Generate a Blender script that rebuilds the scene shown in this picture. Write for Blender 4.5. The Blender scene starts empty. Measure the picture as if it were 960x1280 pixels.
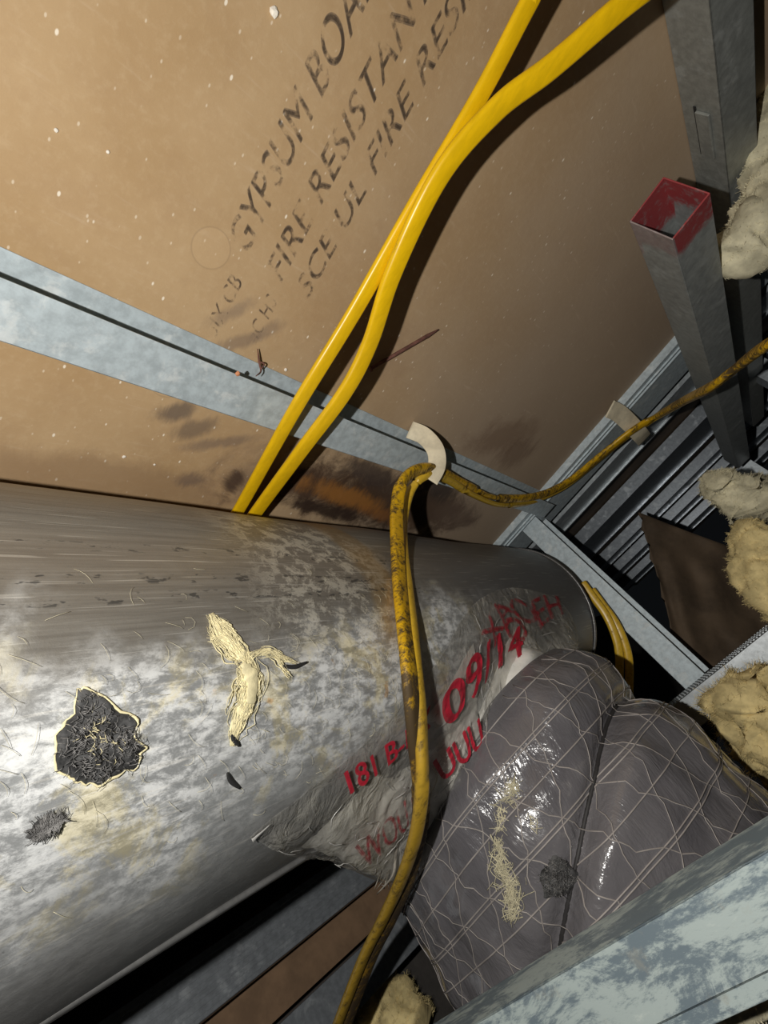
import bpy, bmesh, math, random
from mathutils import Vector, Matrix, noise

random.seed(7)
S = bpy.context.scene
COL = S.collection

# ------------------------------------------------------------------ camera
cam_d = bpy.data.cameras.new('camera')
cam = bpy.data.objects.new('camera', cam_d)
COL.objects.link(cam)
R3 = Matrix(((0.622472, -0.084293, -0.77809),
             (-0.554439, 0.654192, -0.514422),
             (0.552382, 0.751617, 0.360481)))
cam.matrix_world = R3.to_4x4()
cam_d.sensor_fit = 'VERTICAL'
cam_d.sensor_height = 24.0
cam_d.lens = 24.0 * 600.0 / 1280.0
cam_d.clip_start = 0.003
cam_d.clip_end = 50
S.camera = cam

# ------------------------------------------------------------------ world, light, exposure
w = bpy.data.worlds.new('dark_cavity')
S.world = w
w.use_nodes = True
w.node_tree.nodes['Background'].inputs[0].default_value = (0.55, 0.62, 0.7, 1)
w.node_tree.nodes['Background'].inputs[1].default_value = 0.006

ld = bpy.data.lights.new('phone_flash', 'POINT')
ld.energy = 13.5
ld.color = (1.0, 0.97, 0.92)
ld.shadow_soft_size = 0.003
ld.use_nodes = True
_nt = ld.node_tree
_em = [n for n in _nt.nodes if n.type == 'EMISSION'][0]
_fo = _nt.nodes.new('ShaderNodeLightFalloff')
_fo.inputs['Strength'].default_value = 1.0
_nt.links.new(_fo.outputs['Linear'], _em.inputs['Strength'])
lo = bpy.data.objects.new('phone_flash', ld)
lo.location = (-0.034, 0.030, -0.030)
COL.objects.link(lo)

S.view_settings.view_transform = 'Standard'
S.view_settings.look = 'None'
S.view_settings.exposure = 0.0
S.view_settings.gamma = 1.0
S.view_settings.use_curve_mapping = False

# ------------------------------------------------------------------ material helper
class NT:
    def __init__(self, name):
        self.m = bpy.data.materials.new(name)
        self.m.use_nodes = True
        self.t = self.m.node_tree
        self.b = self.t.nodes['Principled BSDF']
        self.out = [n for n in self.t.nodes if n.type == 'OUTPUT_MATERIAL'][0]
        self.tc = self.t.nodes.new('ShaderNodeTexCoord')
    def link(self, a, b): self.t.links.new(a, b)
    def put(self, sock, v):
        if hasattr(v, 'is_output') or isinstance(v, bpy.types.NodeSocket): self.link(v, sock)
        elif isinstance(v, (tuple, list)) and len(v) == 3 and sock.type == 'RGBA': sock.default_value = (*v, 1)
        else: sock.default_value = v
    def obj(self, scale=(1, 1, 1), rot=(0, 0, 0), loc=(0, 0, 0)):
        n = self.t.nodes.new('ShaderNodeMapping')
        self.link(self.tc.outputs['Object'], n.inputs[0])
        n.inputs['Scale'].default_value = scale
        n.inputs['Rotation'].default_value = rot
        n.inputs['Location'].default_value = loc
        return n.outputs[0]
    def noise(self, vec, scale, detail=4, rough=.55, dist=0.0):
        n = self.t.nodes.new('ShaderNodeTexNoise')
        self.link(vec, n.inputs['Vector'])
        n.inputs['Scale'].default_value = scale
        n.inputs['Detail'].default_value = detail
        n.inputs['Roughness'].default_value = rough
        n.inputs['Distortion'].default_value = dist
        return n.outputs['Fac']
    def voro(self, vec, scale, feature='F1', out='Distance'):
        n = self.t.nodes.new('ShaderNodeTexVoronoi')
        n.feature = feature
        self.link(vec, n.inputs['Vector'])
        n.inputs['Scale'].default_value = scale
        return n.outputs[out]
    def math(self, op, a, b=0.0, c=0.0, clamp=False):
        n = self.t.nodes.new('ShaderNodeMath')
        n.operation = op
        n.use_clamp = clamp
        self.put(n.inputs[0], a); self.put(n.inputs[1], b); self.put(n.inputs[2], c)
        return n.outputs[0]
    def step(self, v, lo, hi, a=0.0, b=1.0):
        n = self.t.nodes.new('ShaderNodeMapRange')
        n.interpolation_type = 'SMOOTHSTEP'
        self.put(n.inputs['Value'], v)
        n.inputs['From Min'].default_value = lo; n.inputs['From Max'].default_value = hi
        n.inputs['To Min'].default_value = a; n.inputs['To Max'].default_value = b
        return n.outputs[0]
    def mix(self, f, a, b):
        n = self.t.nodes.new('ShaderNodeMix')
        n.data_type = 'RGBA'
        self.put(n.inputs[0], f); self.put(n.inputs[6], a); self.put(n.inputs[7], b)
        return n.outputs[2]
    def sep(self, vec):
        n = self.t.nodes.new('ShaderNodeSeparateXYZ')
        self.link(vec, n.inputs[0])
        return n.outputs
    def bump(self, h, strength=.3, dist=.001):
        n = self.t.nodes.new('ShaderNodeBump')
        self.link(h, n.inputs['Height'])
        n.inputs['Strength'].default_value = strength
        n.inputs['Distance'].default_value = dist
        self.link(n.outputs[0], self.b.inputs['Normal'])
        return n.outputs[0]
    def blob(self, cx, cz, rx, rz, rot=0.0, warp=None, lo=0.6, hi=1.15):
        """mask of an uneven spot on a surface in the object's own X,Z (1 inside)"""
        s = self.sep(self.tc.outputs['Object'])
        x = self.math('SUBTRACT', s[0], cx); z = self.math('SUBTRACT', s[2], cz)
        c, sn = math.cos(rot), math.sin(rot)
        u = self.math('ADD', self.math('MULTIPLY', x, c / rx), self.math('MULTIPLY', z, sn / rx))
        v = self.math('ADD', self.math('MULTIPLY', x, -sn / rz), self.math('MULTIPLY', z, c / rz))
        d = self.math('SQRT', self.math('ADD', self.math('MULTIPLY', u, u), self.math('MULTIPLY', v, v)))
        if warp is not None:
            d = self.math('ADD', d, self.math('MULTIPLY', self.math('SUBTRACT', warp, .5), 2.2))
        return self.step(d, lo, hi, 1.0, 0.0)
    def set(self, color=None, rough=None, metal=None, spec=None, coat=None):
        b = self.b
        if color is not None: self.put(b.inputs['Base Color'], color)
        if rough is not None: self.put(b.inputs['Roughness'], rough)
        if metal is not None: self.put(b.inputs['Metallic'], metal)
        if spec is not None: b.inputs['Specular IOR Level'].default_value = spec
        if coat is not None: b.inputs['Coat Weight'].default_value = coat
        return self.m

def gypsum_paper():
    n = NT('gypsum_paper')
    o = n.obj()
    big = n.noise(o, 9, 5, .6)
    mid = n.noise(o, 28, 6, .7)
    fine = n.noise(o, 190, 6, .7)
    col = n.mix(n.step(big, .3, .7), (.40, .262, .13), (.47, .325, .178))
    col = n.mix(n.math('MULTIPLY', n.step(mid, .45, .7), .35), col, (.36, .23, .12))
    col = n.mix(n.math('MULTIPLY', n.step(fine, .45, .75), .3), col, (.56, .42, .26))
    # greyer paper toward the right end of the sheet
    s = n.sep(n.tc.outputs['Object'])
    grey_end = n.step(n.math('ADD', s[0], n.math('MULTIPLY', big, .2)), .25, .7)
    col = n.mix(n.math('MULTIPLY', grey_end, .7), col, (.36, .285, .22))
    # scuffs: faint diagonal streaks
    st = n.noise(n.obj((8, 8, 80), (0, .75, 0)), 3, 3, .6)
    col = n.mix(n.math('MULTIPLY', n.step(st, .6, .8), .25), col, (.6, .47, .34))
    # pale flecks of plaster dust and a few dark specks
    ov = n.obj((1, 1, .55), (0, .5, 0))
    for sc, rad, thr, c, a in ((150, .13, .80, (.88, .8, .66), .8), (75, .07, .72, (.86, .78, .64), .85), (300, .2, .85, (.8, .7, .55), .5), (60, .045, .9, (.06, .04, .03), .9)):
        cell = n.voro(ov, sc); pk = n.sep(n.voro(ov, sc, 'F1', 'Color'))
        fl = n.math('MULTIPLY', n.step(cell, rad * .5, rad, 1, 0), n.step(pk[0], thr, thr + .02))
        fl = n.math('MULTIPLY', fl, n.step(s[0], .62, .3, .25, 1))
        col = n.mix(n.math('MULTIPLY', fl, a), col, c)
    warp = n.noise(o, 26, 8, .72, .5)
    warp2 = n.noise(n.obj((1, 1, .35)), 60, 7, .75, .3)
    for (cx, cz, rx, rz, rot, c, a) in STAINS:
        msk = n.blob(cx, cz, rx, rz, rot, warp if a > 0 else warp2, .35, 1.25)
        col = n.mix(n.math('MULTIPLY', msk, abs(a)), col, c)
    for cx, cz, r in ((.142, -.041, .0115), (.152, -.128, .0125)):
        d = n.blob(cx, cz, r, r, 0, None, .92, 1.0)
        d2 = n.blob(cx, cz, r * 1.06, r * 1.06, 0, None, .94, 1.0)
        ring = n.math('SUBTRACT', d2, d)
        col = n.mix(n.math('MULTIPLY', d, .35), col, (.52, .36, .2))
        col = n.mix(n.math('MULTIPLY', ring, .3), col, (.25, .17, .1))
    n.bump(n.math('ADD', fine, n.math('MULTIPLY', warp, .5)), .25, .0008)
    return n.set(col, .78, 0, .3)

STAINS = [
    (.15, -.215, .16, .02, 0, (.26, .165, .09), .6),
    (.27, -.19, .06, .035, 0, (.15, .10, .07), .6),
    (.238, -.2, .012, .02, 0, (.05, .028, .02), .85),
    (.33, -.19, .05, .03, 0, (.09, .05, .03), .85),
    (.44, -.2, .17, .045, -.1, (.06, .032, .018), .97),
    (.40, -.165, .08, .016, -.15, (.05, .035, .03), -.8),
    (.385, -.198, .085, .014, -.12, (.36, .15, .03), -.75),
    (.46, -.215, .06, .012, -.12, (.30, .12, .03), -.6),
    (.36, -.218, .10, .010, -.1, (.03, .016, .01), .9),
    (.54, -.19, .12, .035, -.1, (.10, .062, .04), .9),
    (.52, -.16, .06, .022, -.2, (.05, .036, .03), -.9),
    (.62, -.2, .07, .03, -.1, (.16, .11, .08), .7),
    (.58, -.065, .07, .03, .3, (.17, .10, .06), .55),
    (.64, -.08, .05, .03, .3, (.14, .08, .05), -.5),
    (.30, -.05, .05, .03, .4, (.3, .19, .12), .4),
    (.165, -.149, .016, .008, .6, (.11, .085, .07), -.75),
    (.185, -.158, .018, .008, .6, (.11, .085, .07), -.6),
    (.21, -.165, .03, .006, .4, (.15, .11, .09), -.55),
    (.17, -.07, .02, .006, .9, (.15, .11, .09), -.45),
    (.185, -.085, .02, .006, .7, (.15, .11, .09), -.5),
    (.20, -.07, .015, .006, .9, (.15, .11, .09), -.4),
    (.20, -.205, .015, .008, .2, (.12, .085, .07), -.6),
]

def galvanised(name, base=(.5, .54, .56), white=.35, metal=.35, rough=.42, dark=0.0, wscale=40, stretch=(1, 1, 1)):
    n = NT(name)
    o = n.obj(stretch)
    sp = n.noise(o, 140, 5, .65)
    bl = n.noise(o, wscale, 7, .7, .3)
    col = n.mix(n.step(sp, .3, .7), tuple(c * .82 for c in base), tuple(min(1, c * 1.12) for c in base))
    wm = n.step(bl, .52, .66)
    col = n.mix(n.math('MULTIPLY', wm, white), col, (.74, .76, .74))
    dm = n.step(n.noise(o, wscale * .6, 6, .7), .55, .75)
    col = n.mix(n.math('MULTIPLY', dm, .25 + dark), col, (.16, .17, .17))
    n.bump(n.math('ADD', bl, n.math('MULTIPLY', sp, .4)), .12, .0006)
    r = n.math('ADD', rough, n.math('MULTIPLY', wm, .2))
    return n.set(col, r, metal, .5)

def duct_metal():
    n = NT('weathered_duct_metal')
    o = n.obj()
    s = n.sep(n.tc.outputs['Object'])
    # unrolled coordinates: x along the duct, ang round it
    cz = n.math('ADD', -.2685, n.math('MULTIPLY', s[0], -.035))
    ang = n.math('ARCTAN2', n.math('SUBTRACT', s[2], cz), n.math('SUBTRACT', .159, s[1]))
    cmb = n.t.nodes.new('ShaderNodeCombineXYZ')
    n.put(cmb.inputs[0], s[0]); n.put(cmb.inputs[1], n.math('MULTIPLY', ang, .12))
    uv = cmb.outputs[0]
    def m(scale, rot=0):
        k = n.t.nodes.new('ShaderNodeMapping'); n.link(uv, k.inputs[0])
        k.inputs['Scale'].default_value = (scale[0], scale[1], 1); k.inputs['Rotation'].default_value = (0, 0, rot)
        return k.outputs[0]
    deg = n.math('MULTIPLY', ang, 57.3)
    streak = n.noise(m((5, 170)), 2.0, 6, .7)
    spot = n.noise(m((1, 1.3), .5), 62, 10, .8, .3)
    spot2 = n.noise(m((.6, 1.6), .75), 120, 6, .75, .3)
    fine = n.noise(m((1, 1)), 420, 4, .7)
    soft = n.noise(o, 11, 5, .6)
    wob = n.math('MULTIPLY', n.math('SUBTRACT', soft, .5), 70)
    dw = n.math('ADD', deg, wob)
    col = n.mix(n.step(streak, .3, .7), (.235, .215, .185), (.33, .308, .27))
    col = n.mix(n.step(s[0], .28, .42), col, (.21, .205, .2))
    front = n.math('MULTIPLY', n.step(s[0], .48, .32), n.step(dw, 78, 58))
    # bluish bare metal and chalky white corrosion on the side of the duct
    col = n.mix(n.math('MULTIPLY', front, .8), col, (.50, .52, .53))
    chalk = n.math('MULTIPLY', n.step(n.math('ADD', spot, n.math('MULTIPLY', n.math('SUBTRACT', spot2, .5), .8)), .38, .64), front)
    chalk = n.math('MULTIPLY', chalk, n.step(dw, 18, 50, .2, 1))
    col = n.mix(n.math('MULTIPLY', chalk, .75), col, (.74, .75, .74))
    bl = n.blob(.225, -.155, .085, .02, .05, spot)
    ch2 = n.math('MULTIPLY', n.math('MULTIPLY', bl, n.step(spot, .48, .56)), n.step(deg, 50, 65))
    col = n.mix(n.math('MULTIPLY', ch2, .85), col, (.72, .69, .6))
    y = n.math('MULTIPLY', n.step(n.noise(m((1, 1), .3), 30, 7, .7, .6), .5, .62), n.math('MULTIPLY', front, n.step(dw, 15, 40)))
    col = n.mix(n.math('MULTIPLY', y, .55), col, (.74, .64, .34))
    org = n.math('MULTIPLY', n.step(n.noise(m((1, 1), .1), 52, 4, .6, .3), .68, .74), front)
    col = n.mix(n.math('MULTIPLY', org, .6), col, (.68, .4, .16))
    brn = n.math('MULTIPLY', n.blob(.265, -.165, .02, .03, 0, soft), n.step(deg, 55, 65))
    col = n.mix(n.math('MULTIPLY', brn, .45), col, (.42, .26, .07))
    # two rows of small dark ink remains along the top
    for a0 in (91.5, 83.0, 78.5):
        band = n.step(n.math('ABSOLUTE', n.math('SUBTRACT', deg, a0)), .8, 1.7, 1, 0)
        mk_ = n.math('MULTIPLY', band, n.step(n.noise(m((.8, 2.2)), 130, 3, .6), .56, .62))
        col = n.mix(n.math('MULTIPLY', n.math('MULTIPLY', mk_, n.step(s[0], .34, .3)), .75), col, (.06, .06, .06))
    sp3 = n.math('MULTIPLY', n.step(n.noise(m((1, 1.6), .5), 150, 6, .75), .62, .7), n.step(deg, 62, 40))
    col = n.mix(n.math('MULTIPLY', sp3, .6), col, (.13, .125, .12))
    # scratches
    for rot, sc, a in ((.05, 1, .35), (1.25, 1, .5), (1.75, 1, .45), (.75, 1, .35)):
        sr = n.noise(m((14, 620), rot), sc, 2, .5)
        col = n.mix(n.math('MULTIPLY', n.step(sr, .665, .72), a), col, (.78, .76, .7))
    # shade of the underside, painted into the duct colour
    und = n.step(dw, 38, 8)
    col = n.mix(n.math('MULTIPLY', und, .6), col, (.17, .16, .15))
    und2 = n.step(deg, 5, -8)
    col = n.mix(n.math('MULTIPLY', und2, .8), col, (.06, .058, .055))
    h = n.math('ADD', n.math('MULTIPLY', spot, .7), n.math('ADD', n.math('MULTIPLY', fine, .15), n.math('MULTIPLY', spot2, .3)))
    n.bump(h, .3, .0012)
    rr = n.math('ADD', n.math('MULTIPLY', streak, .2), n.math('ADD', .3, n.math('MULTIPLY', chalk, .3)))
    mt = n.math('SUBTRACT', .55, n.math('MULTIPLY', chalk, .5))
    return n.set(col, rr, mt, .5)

def cable_mat(name, dirt, base=(.82, .5, .004)):
    n = NT(name)
    o = n.obj()
    a = n.noise(n.obj((1, 1, .5)), 60 + 130 * dirt, 8, .82, .2)
    b = n.noise(n.obj((1, 1, .25)), 260, 4, .7)
    col = n.mix(n.step(b, .3, .7), base, tuple(c * .85 for c in base))
    lo = .605 - dirt * .185
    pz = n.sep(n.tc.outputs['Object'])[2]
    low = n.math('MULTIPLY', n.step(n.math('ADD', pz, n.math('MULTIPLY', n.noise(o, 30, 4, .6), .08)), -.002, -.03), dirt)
    big = n.noise(o, 24, 4, .6)
    f = n.math('ADD', n.math('ADD', n.math('MULTIPLY', a, .55), n.math('MULTIPLY', b, .25)), n.math('MULTIPLY', big, .2))
    f = n.math('ADD', f, n.math('MULTIPLY', low, .09))
    m = n.step(f, lo, lo + .1)
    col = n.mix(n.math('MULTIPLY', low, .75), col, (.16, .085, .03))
    col = n.mix(n.math('MULTIPLY', m, min(1, .5 + .6 * dirt)), col, (.045, .028, .012))
    n.bump(b, .1, .0004)
    return n.set(col, n.math('ADD', .34, n.math('MULTIPLY', m, .4)), 0, .5)

def plain(name, c, rough=.6, metal=0, var=.15, scale=60, bump=.2, spec=.4):
    n = NT(name)
    v = n.noise(n.obj(), scale, 5, .65)
    col = n.mix(n.step(v, .3, .7), tuple(x * (1 - var) for x in c), tuple(min(1, x * (1 + var)) for x in c))
    n.bump(v, bump, .001)
    return n.set(col, rough, metal, spec)

def jacket_mat():
    n = NT('grey_plastic_jacket')
    o = n.obj()
    a = n.noise(o, 16, 5, .6); wr = n.noise(n.obj((1, .5, 1)), 70, 4, .6, 1.0)
    col = n.mix(n.step(a, .3, .7), (.105, .10, .108), (.15, .143, .15))
    dust = n.step(n.noise(o, 30, 7, .7), .56, .75)
    col = n.mix(n.math('MULTIPLY', dust, .3), col, (.26, .24, .22))
    cr = n.noise(n.obj((1, .35, 1), (.3, 0, .2)), 30, 5, .65, 2.0)
    n.bump(n.math('ADD', wr, n.math('MULTIPLY', cr, 1.4)), .42, .003)
    return n.set(col, n.math('ADD', .2, n.math('MULTIPLY', dust, .3)), 0, .55, .3)

def film_mat():
    n = NT('clear_plastic_film')
    o = n.obj()
    wr = n.noise(n.obj((1, 1, 1)), 48, 4, .6, 1.5)
    d = n.noise(o, 24, 6, .65)
    col = n.mix(n.step(d, .4, .65), (.62, .61, .58), (.78, .75, .66))
    nb = n.bump(wr, .8, .006)
    n.set(col, .16, 0, .7)
    tr = n.t.nodes.new('ShaderNodeBsdfTransparent')
    tr.inputs[0].default_value = (.93, .92, .9, 1)
    mx = n.t.nodes.new('ShaderNodeMixShader')
    fr = n.t.nodes.new('ShaderNodeFresnel'); fr.inputs[0].default_value = 1.5
    n.link(nb, fr.inputs['Normal'])
    op = n.math('ADD', n.math('ADD', .13, n.math('MULTIPLY', n.step(d, .46, .7), .3)), n.math('MULTIPLY', fr.outputs[0], .3), 0, True)
    n.link(op, mx.inputs[0]); n.link(tr.outputs[0], mx.inputs[1]); n.link(n.b.outputs[0], mx.inputs[2])
    n.link(mx.outputs[0], n.out.inputs['Surface'])
    return n.m

def worn_ink(name, c, lo, hi, a=1.0, scale=120):
    n = NT(name)
    v = n.noise(n.obj(), scale, 6, .7)
    v2 = n.noise(n.obj(), scale * .25, 3, .6)
    k = n.math('MULTIPLY', n.step(n.math('ADD', n.math('MULTIPLY', v, .6), n.math('MULTIPLY', v2, .4)), lo, hi), a)
    n.set(c, .6, 0, .3)
    tr = n.t.nodes.new('ShaderNodeBsdfTransparent')
    mx = n.t.nodes.new('ShaderNodeMixShader')
    n.link(k, mx.inputs[0]); n.link(tr.outputs[0], mx.inputs[1]); n.link(n.b.outputs[0], mx.inputs[2])
    n.link(mx.outputs[0], n.out.inputs['Surface'])
    return n.m

def red_end():
    n = galvanised('sprayed_stud_metal_base', (.33, .35, .34), .1, .3, .5)
    n.name = 'galvanised_with_red_spray'
    k = NT.__new__(NT); k.m = n; k.t = n.node_tree; k.b = k.t.nodes['Principled BSDF']
    k.tc = [x for x in k.t.nodes if x.type == 'TEX_COORD'][0]
    s = k.sep(k.tc.outputs['Object'])
    sp = k.noise(k.obj(), 130, 6, .7)
    e = k.math('ADD', s[0], k.math('MULTIPLY', k.math('SUBTRACT', sp, .5), .03))
    e = k.math('SUBTRACT', e, k.step(s[1], -.006, -.003, 0, .022))
    m = k.step(e, .022, .031, 1, 0)
    m = k.math('MULTIPLY', m, k.step(sp, .3, .5, .35, .95))
    m = k.math('MULTIPLY', m, k.step(s[2], .0008, .002, .25, 1))
    old = k.b.inputs['Base Color'].links[0].from_socket
    col = k.mix(m, old, (.36, .045, .05))
    k.link(col, k.b.inputs['Base Color'])
    return n

def fore_metal():
    n = NT('blotched_zinc_steel')
    o = n.obj((3.2, 3.2, 1.5), (.5, 0, 0))
    a = n.noise(o, 16, 9, .78, .5)
    b = n.noise(n.obj((4, 4, 1.0), (.6, 0, 0)), 60, 6, .75)
    v = n.math('ADD', n.math('MULTIPLY', a, .65), n.math('MULTIPLY', b, .35))
    col = n.mix(n.step(v, .47, .56), (.14, .18, .205), (.36, .42, .41))
    col = n.mix(n.math('MULTIPLY', n.step(v, .6, .7), .6), col, (.52, .57, .53))
    g = n.noise(n.obj(), 60, 6, .7)
    col = n.mix(n.math('MULTIPLY', n.step(g, .58, .7), .4), col, (.30, .29, .24))
    n.bump(v, .25, .0008)
    return n.set(col, .5, .15, .4)
M_BOARD = gypsum_paper()
M_STUD = galvanised('galvanised_steel', (.40, .44, .46), .3, .45, .4)
M_FARS = galvanised('shadowed_steel', (.30, .33, .36), .2, .75, .35)  # darker copy of the steel: dimness of the far studs put into the colour
M_RIB = galvanised('dark_ribbed_steel', (.25, .27, .29), .12, .5, .4)  # darkened base colour stands in for shade below the duct
M_FURR = galvanised('pale_zinc_steel', (.47, .54, .57), .45, .2, .5, 0, 60)
M_DULL = galvanised('dull_steel', (.27, .28, .26), .12, .3, .5)
M_FORE = fore_metal()
M_BRITE = galvanised('bright_knurled_steel', (.30, .32, .33), .2, .6, .45)
M_RED = red_end()
M_DUCT = duct_metal()
M_CAB = cable_mat('yellow_cable_sheath', .08)
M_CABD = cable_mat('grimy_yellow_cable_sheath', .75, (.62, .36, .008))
M_CABM = cable_mat('dusty_yellow_cable_sheath', .4, (.6, .38, .03))
M_STRAP = plain('beige_hook_strap', (.7, .62, .45), .8)
M_BATT = plain('yellow_glass_wool', (.62, .5, .24), .95, 0, .3, 40, .6)
M_BATTP = plain('pale_glass_wool', (.60, .55, .38), .95, 0, .25, 40, .6)
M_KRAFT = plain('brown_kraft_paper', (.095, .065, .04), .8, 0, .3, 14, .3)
M_MAT = plain('charred_fibrous_mat', (.05, .05, .05), .9, 0, .9, 120, 1.0)
M_GLUE = plain('yellow_glue_residue', (.74, .66, .40), .7, 0, .2, 120, .5)
M_MATF = plain('grey_black_fibre', (.16, .155, .15), .8, 0, .8, 300, .2)
M_ORANGE = plain('orange_chip', (.6, .25, .12), .8)
M_RUST = plain('rusty_iron', (.13, .055, .04), .8, 0, .4, 150, .6)
M_BLACK = plain('black_sliver', (.02, .02, .02), .7)
M_CHIP = plain('plaster_crumb', (.8, .74, .64), .9)
M_JACK = jacket_mat()
M_SCRIM = plain('scrim_thread', (.33, .30, .28), .5)
M_SEAM = plain('dark_seam', (.03, .028, .028), .6)
M_FOIL = plain('crumpled_foil', (.82, .81, .76), .32, .15, .2, 40, .7, .6)
M_FILM = film_mat()
M_CREASE = plain('glossy_film_crease', (.42, .41, .39), .14, 0, .2, 60, .1, .8)
M_SHRED = plain('dusty_film_shred', (.36, .33, .28), .4, 0, .3, 90, .3, .5)
M_SHADEB = plain('shaded_brown_board', (.17, .105, .06), .85, 0, .2, 30, .2)  # brown board with the shade under the duct painted into its colour
M_DULLF = plain('dark_void_floor', (.05, .045, .04), .9)  # near black, so the slab passes for the unlit void below
M_INK = worn_ink('faded_grey_ink', (.15, .115, .09), .42, .58, .55)
M_SMUDGE = worn_ink('smudged_grey_ink', (.13, .1, .085), .44, .6, .5, 90)
M_REDPALE = worn_ink('faint_red_ink', (.38, .02, .035), .38, .56, .6)
M_REDINK = worn_ink('worn_red_ink', (.55, .02, .045), .12, .34, .92)

# ------------------------------------------------------------------ object helpers
def link(o): COL.objects.link(o); return o

def tag(o, label=None, cat=None, group=None, kind=None):
    if label: o['label'] = label
    if cat: o['category'] = cat
    if group: o['group'] = group
    if kind: o['kind'] = kind
    return o

def empty(name, loc, label=None, cat=None, group=None, kind=None):
    o = bpy.data.objects.new(name, None)
    o.location = loc
    o.empty_display_size = .02
    link(o)
    return tag(o, label, cat, group, kind)

def mk(name, vs, fs, mat, parent=None, origin=None, smooth=True, world=False):
    """mesh from world-space points; its points become local to the parent, or to origin"""
    o0 = parent_world(parent) if parent is not None else Vector(origin or (0, 0, 0))
    me = bpy.data.meshes.new(name)
    sh = Vector((0, 0, 0)) if world else o0
    me.from_pydata([tuple(Vector(v) - sh) for v in vs], [], fs)
    bm = bmesh.new(); bm.from_mesh(me)
    bmesh.ops.recalc_face_normals(bm, faces=bm.faces)
    bm.to_mesh(me); bm.free()
    if smooth:
        for p in me.polygons: p.use_smooth = True
    me.materials.append(mat)
    o = bpy.data.objects.new(name, me)
    link(o)
    if parent is not None:
        o.parent = parent
        if world: o.location = -o0
    else: o.location = o0
    return o

def parent_world(p):
    v = Vector((0, 0, 0))
    while p is not None:
        v = v + Vector(p.location); p = p.parent
    return v

def plate_geo(o, a, b, c):
    o, a, b, c = map(Vector, (o, a, b, c))
    v = [o, o + a, o + a + b, o + b, o + c, o + a + c, o + a + b + c, o + b + c]
    f = [(0, 3, 2, 1), (4, 5, 6, 7), (0, 1, 5, 4), (1, 2, 6, 5), (2, 3, 7, 6), (3, 0, 4, 7)]
    return v, f

def plate(name, o, a, b, c, mat, parent=None, bev=.0, origin=None):
    v, f = plate_geo(o, a, b, c)
    ob = mk(name, v, f, mat, parent, origin, smooth=False)
    if bev:
        bm = bmesh.new(); bm.from_mesh(ob.data)
        bmesh.ops.bevel(bm, geom=bm.edges[:], offset=bev, segments=2, affect='EDGES', profile=.5)
        bm.to_mesh(ob.data); bm.free()
    return ob

def stud(name, label, cat, p0, L, W, F, mat, t=.0011, lip=.006, group=None, f2=None, kind=None):
    p0, L, W, F = map(Vector, (p0, L, W, F))
    F2 = Vector(f2) if f2 is not None else F
    root = empty(name, p0, label, cat, group, kind)
    w_, f_ = W.normalized(), F.normalized()
    bv = t * .45
    plate('web', p0, L, W, f_ * t, mat, root, bv)
    plate('flange', p0, L, F, w_ * t, mat, root, bv)
    plate('flange', p0 + W - w_ * t, L, F2, w_ * t, mat, root, bv)
    if lip:
        plate('lip', p0 + F - f_ * t, L, w_ * lip, f_ * t, mat, root, bv)
        plate('lip', p0 + W + F2 - f_ * t - w_ * lip, L, w_ * lip, f_ * t, mat, root, bv)
    return root

def spline(pts, n=10):
    """Catmull-Rom through the points"""
    P = [Vector(p) for p in pts]
    P = [P[0] * 2 - P[1]] + P + [P[-1] * 2 - P[-2]]
    out = []
    for i in range(1, len(P) - 2):
        a, b, c, d = P[i - 1], P[i], P[i + 1], P[i + 2]
        for k in range(n):
            t = k / n
            out.append(.5 * ((2 * b) + (c - a) * t + (2 * a - 5 * b + 4 * c - d) * t * t + (3 * b - a - 3 * c + d) * t ** 3))
    out.append(P[-2])
    return out

def oval(w, h, n=14):
    """rounded flat section"""
    r = h / 2; s = max(w / 2 - r, 0); out = []
    for i in range(n):
        a = 2 * math.pi * i / n
        out.append((math.cos(a) * r + (s if math.cos(a) >= 0 else -s), math.sin(a) * r))
    return out

def sweep_geo(path, sec, nrm, scale=None):
    """path: points; nrm: function(i, p) giving the direction of the section's thin side"""
    vs, fs = [], []
    m = len(sec)
    for i, p in enumerate(path):
        a = path[max(i - 1, 0)]; b = path[min(i + 1, len(path) - 1)]
        t = (b - a).normalized()
        n = Vector(nrm(i, p)); n = (n - t * n.dot(t)).normalized()
        s = t.cross(n)
        k = scale(i / (len(path) - 1)) if scale else 1.0
        for x, y in sec: vs.append(p + s * x * k + n * y * k)
    for i in range(len(path) - 1):
        for j in range(m):
            fs.append((i * m + j, i * m + (j + 1) % m, (i + 1) * m + (j + 1) % m, (i + 1) * m + j))
    fs.append(tuple(range(m))[::-1])
    fs.append(tuple(range((len(path) - 1) * m, len(path) * m)))
    return vs, fs

def join(gs):
    V, F = [], []
    for v, f in gs:
        k = len(V); V += list(v); F += [tuple(i + k for i in q) for q in f]
    return V, F

def duct_axis(x): return Vector((x, .159, -.272 - .035 * (x - .1)))
DR = .12
def duct_pt(x, ang, off=0.0):
    """ang measured in the YZ plane from -Y toward +Z"""
    c = duct_axis(x)
    return c + Vector((0, -math.cos(ang), math.sin(ang))) * (DR + off)
def duct_n(p):
    c = duct_axis(p.x); d = Vector((0, p.y - c.y, p.z - c.z)); return d.normalized()
def snap(p, off):
    p = Vector(p); c = duct_axis(p.x); return c + duct_n(p) * (DR + off)

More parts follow.
